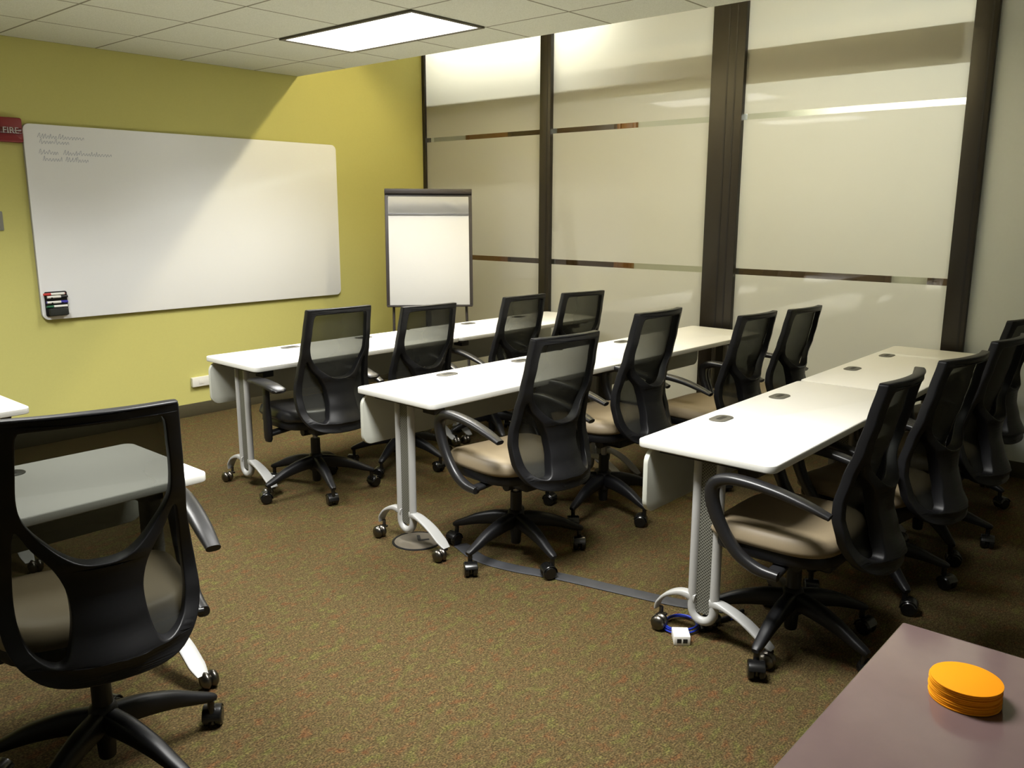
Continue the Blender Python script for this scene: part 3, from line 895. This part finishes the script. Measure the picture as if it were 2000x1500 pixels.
bmesh.ops.solidify(bm, geom=bm.faces[:], thickness=.0012)
finish(bm, 'folded_flap', PAPER, pad)
bm = bmesh.new(); box(bm, (-.318, -.034, .258), (.318, -.0245, .272), .002, M=tilt); finish(bm, 'binding_strip', CLAMP, pad)

# ------------------------------------------------------------------ brown table and coasters
ZB = .7336
bt = thing('brown_table', 'brown laminate table at the lower right corner', 'table', (0.99, .07, 0))
bm = bmesh.new(); prism(bm, rrect(-.755, -.385, .755, .385, .006, 3), ZB - .03, ZB, .002, 0, 1); finish(bm, 'tabletop', [BROWN, BROWNE], bt)
for sx in (-1, 1):
    for sy in (-1, 1):
        bm = bmesh.new(); cyl(bm, (sx * .69, sy * .32, 0), (sx * .69, sy * .32, ZB - .03), .022, n=18); finish(bm, 'leg', BLACK, bt)
bm = bmesh.new(); box(bm, (-.66, -.30, ZB - .08), (.66, -.27, ZB - .03), .003); box(bm, (-.66, .27, ZB - .08), (.66, .30, ZB - .03), .003); finish(bm, 'apron', BLACK, bt)
ordn = ['bottom', 'second from the bottom', 'third from the bottom', 'fourth from the bottom', 'fifth, at the middle', 'fifth from the top', 'fourth from the top', 'third from the top', 'second from the top', 'topmost']
z = ZB + .0003
CXC, CYC = 1.527, .288
for k in range(10):
    bm = bmesh.new()
    lathe(bm, [(0, 0), (.0555, 0), (.057, .0006), (.057, .0028), (.0555, .0034), (0, .0034)], 56)
    o = finish(bm, 'round_coaster', ORANGE if k % 3 else ORANGE2, angle=40)
    off = .0012 * math.sin(k * 1.9)
    o.location = (CXC + off * .6 - .0035 * max(0, 4 - k) / 4, CYC + off - .002 * max(0, 4 - k) / 4, z)
    tag(o, 'round orange card coaster on the brown table, %s of its stack' % ordn[k], 'coaster', 'orange coasters in a stack')
    z += .0036

# ------------------------------------------------------------------ things on the floor
fb = thing('floor_box', 'round metal floor box lid under the middle row', 'floor box', (2.60, 2.875, 0))
bm = bmesh.new(); lathe(bm, [(0, .006), (.092, .006), (.108, .002), (.109, 0), (0, 0)][::-1], 48); finish(bm, 'lid', BRASS, fb)
bm = bmesh.new(); lathe(bm, [(.110, 0), (.110, .0045), (.119, .003), (.120, 0)], 48); finish(bm, 'rim', BLACK, fb)
bm = bmesh.new()
for a in (-.5, .9): prism(bm, rrect(-.028, -.008, .028, .008, .005), .0055, .0072, 0, 0, 0, Matrix.Rotation(a, 4, 'Z') @ Matrix.Translation((.03, -.01, 0)))
finish(bm, 'cable_door', BLACK, fb)
pts = catmull([(2.70, 2.68, .0035), (2.645, 2.50, .0035), (2.665, 2.32, .0035), (2.735, 2.10, .0035), (2.79, 1.85, .0035), (2.85, 1.60, .0035), (2.93, 1.42, .0035)], 8)
bm = bmesh.new(); sweep(bm, pts, [(.036, .0032)], side=(1, 0, 0), n=12, power=3)
tag(finish(bm, 'floor_cable_cover', TAPE), 'dark grey tape strip covering a cable across the carpet', 'cable cover')
bm = bmesh.new(); pts = []
for i in range(3 * 28 + 1):
    a = 2 * PI * i / 28
    r = .062 + .006 * math.sin(a * .37)
    pts.append(Vector((2.685 + r * 1.15 * math.cos(a), 1.485 + r * math.sin(a), .006 + .0055 * i / 28 + .002 * math.sin(2 * a))))
pts += [Vector(q) for q in ((2.78, 1.45, .012), (2.83, 1.41, .006), (2.86, 1.36, .006))]
sweep(bm, pts, [(.0036, .0036)], n=8, power=2)
tag(finish(bm, 'network_cable', BLUE), 'coiled blue network cable on the carpet beside white jack box', 'cable')
jb = thing('jack_box', 'small white data jack box on the carpet at the table foot', 'jack box', (2.590, 1.430, 0), math.radians(38))
bm = bmesh.new(); box(bm, (-.037, -.030, 0), (.037, .030, .036), .003); finish(bm, 'housing', WPLAST, jb)
bm = bmesh.new()
for q in (-.011, .011): box(bm, (-.0382, q - .008, .010), (-.0365, q + .008, .026), 0)
finish(bm, 'port', GROMD, jb)
bm = bmesh.new()
pts = catmull([(2.70, 1.40, .008), (2.74, 1.43, .018), (2.79, 1.40, .012), (2.86, 1.37, .012), (2.95, 1.36, .008)], 6)
sweep(bm, pts, [(.010, .008)], n=10)
tag(finish(bm, 'black_cable', BLACK), 'short black cable on the carpet behind the blue cable coil', 'cable')

# ------------------------------------------------------------------ world and render look
w = bpy.data.worlds.new('world'); SC.world = w; w.use_nodes = True
w.node_tree.nodes['Background'].inputs[0].default_value = (0.005, 0.005, 0.005, 1)
SC.view_settings.view_transform = 'Standard'; SC.view_settings.look = 'None'
SC.view_settings.gamma = 1.0; SC.view_settings.use_curve_mapping = False
SC.view_settings.exposure = 0.42
SC.cycles.use_denoising = True
SC.cycles.max_bounces = 10; SC.cycles.transparent_max_bounces = 24
SC.cycles.sample_clamp_indirect = 6.0
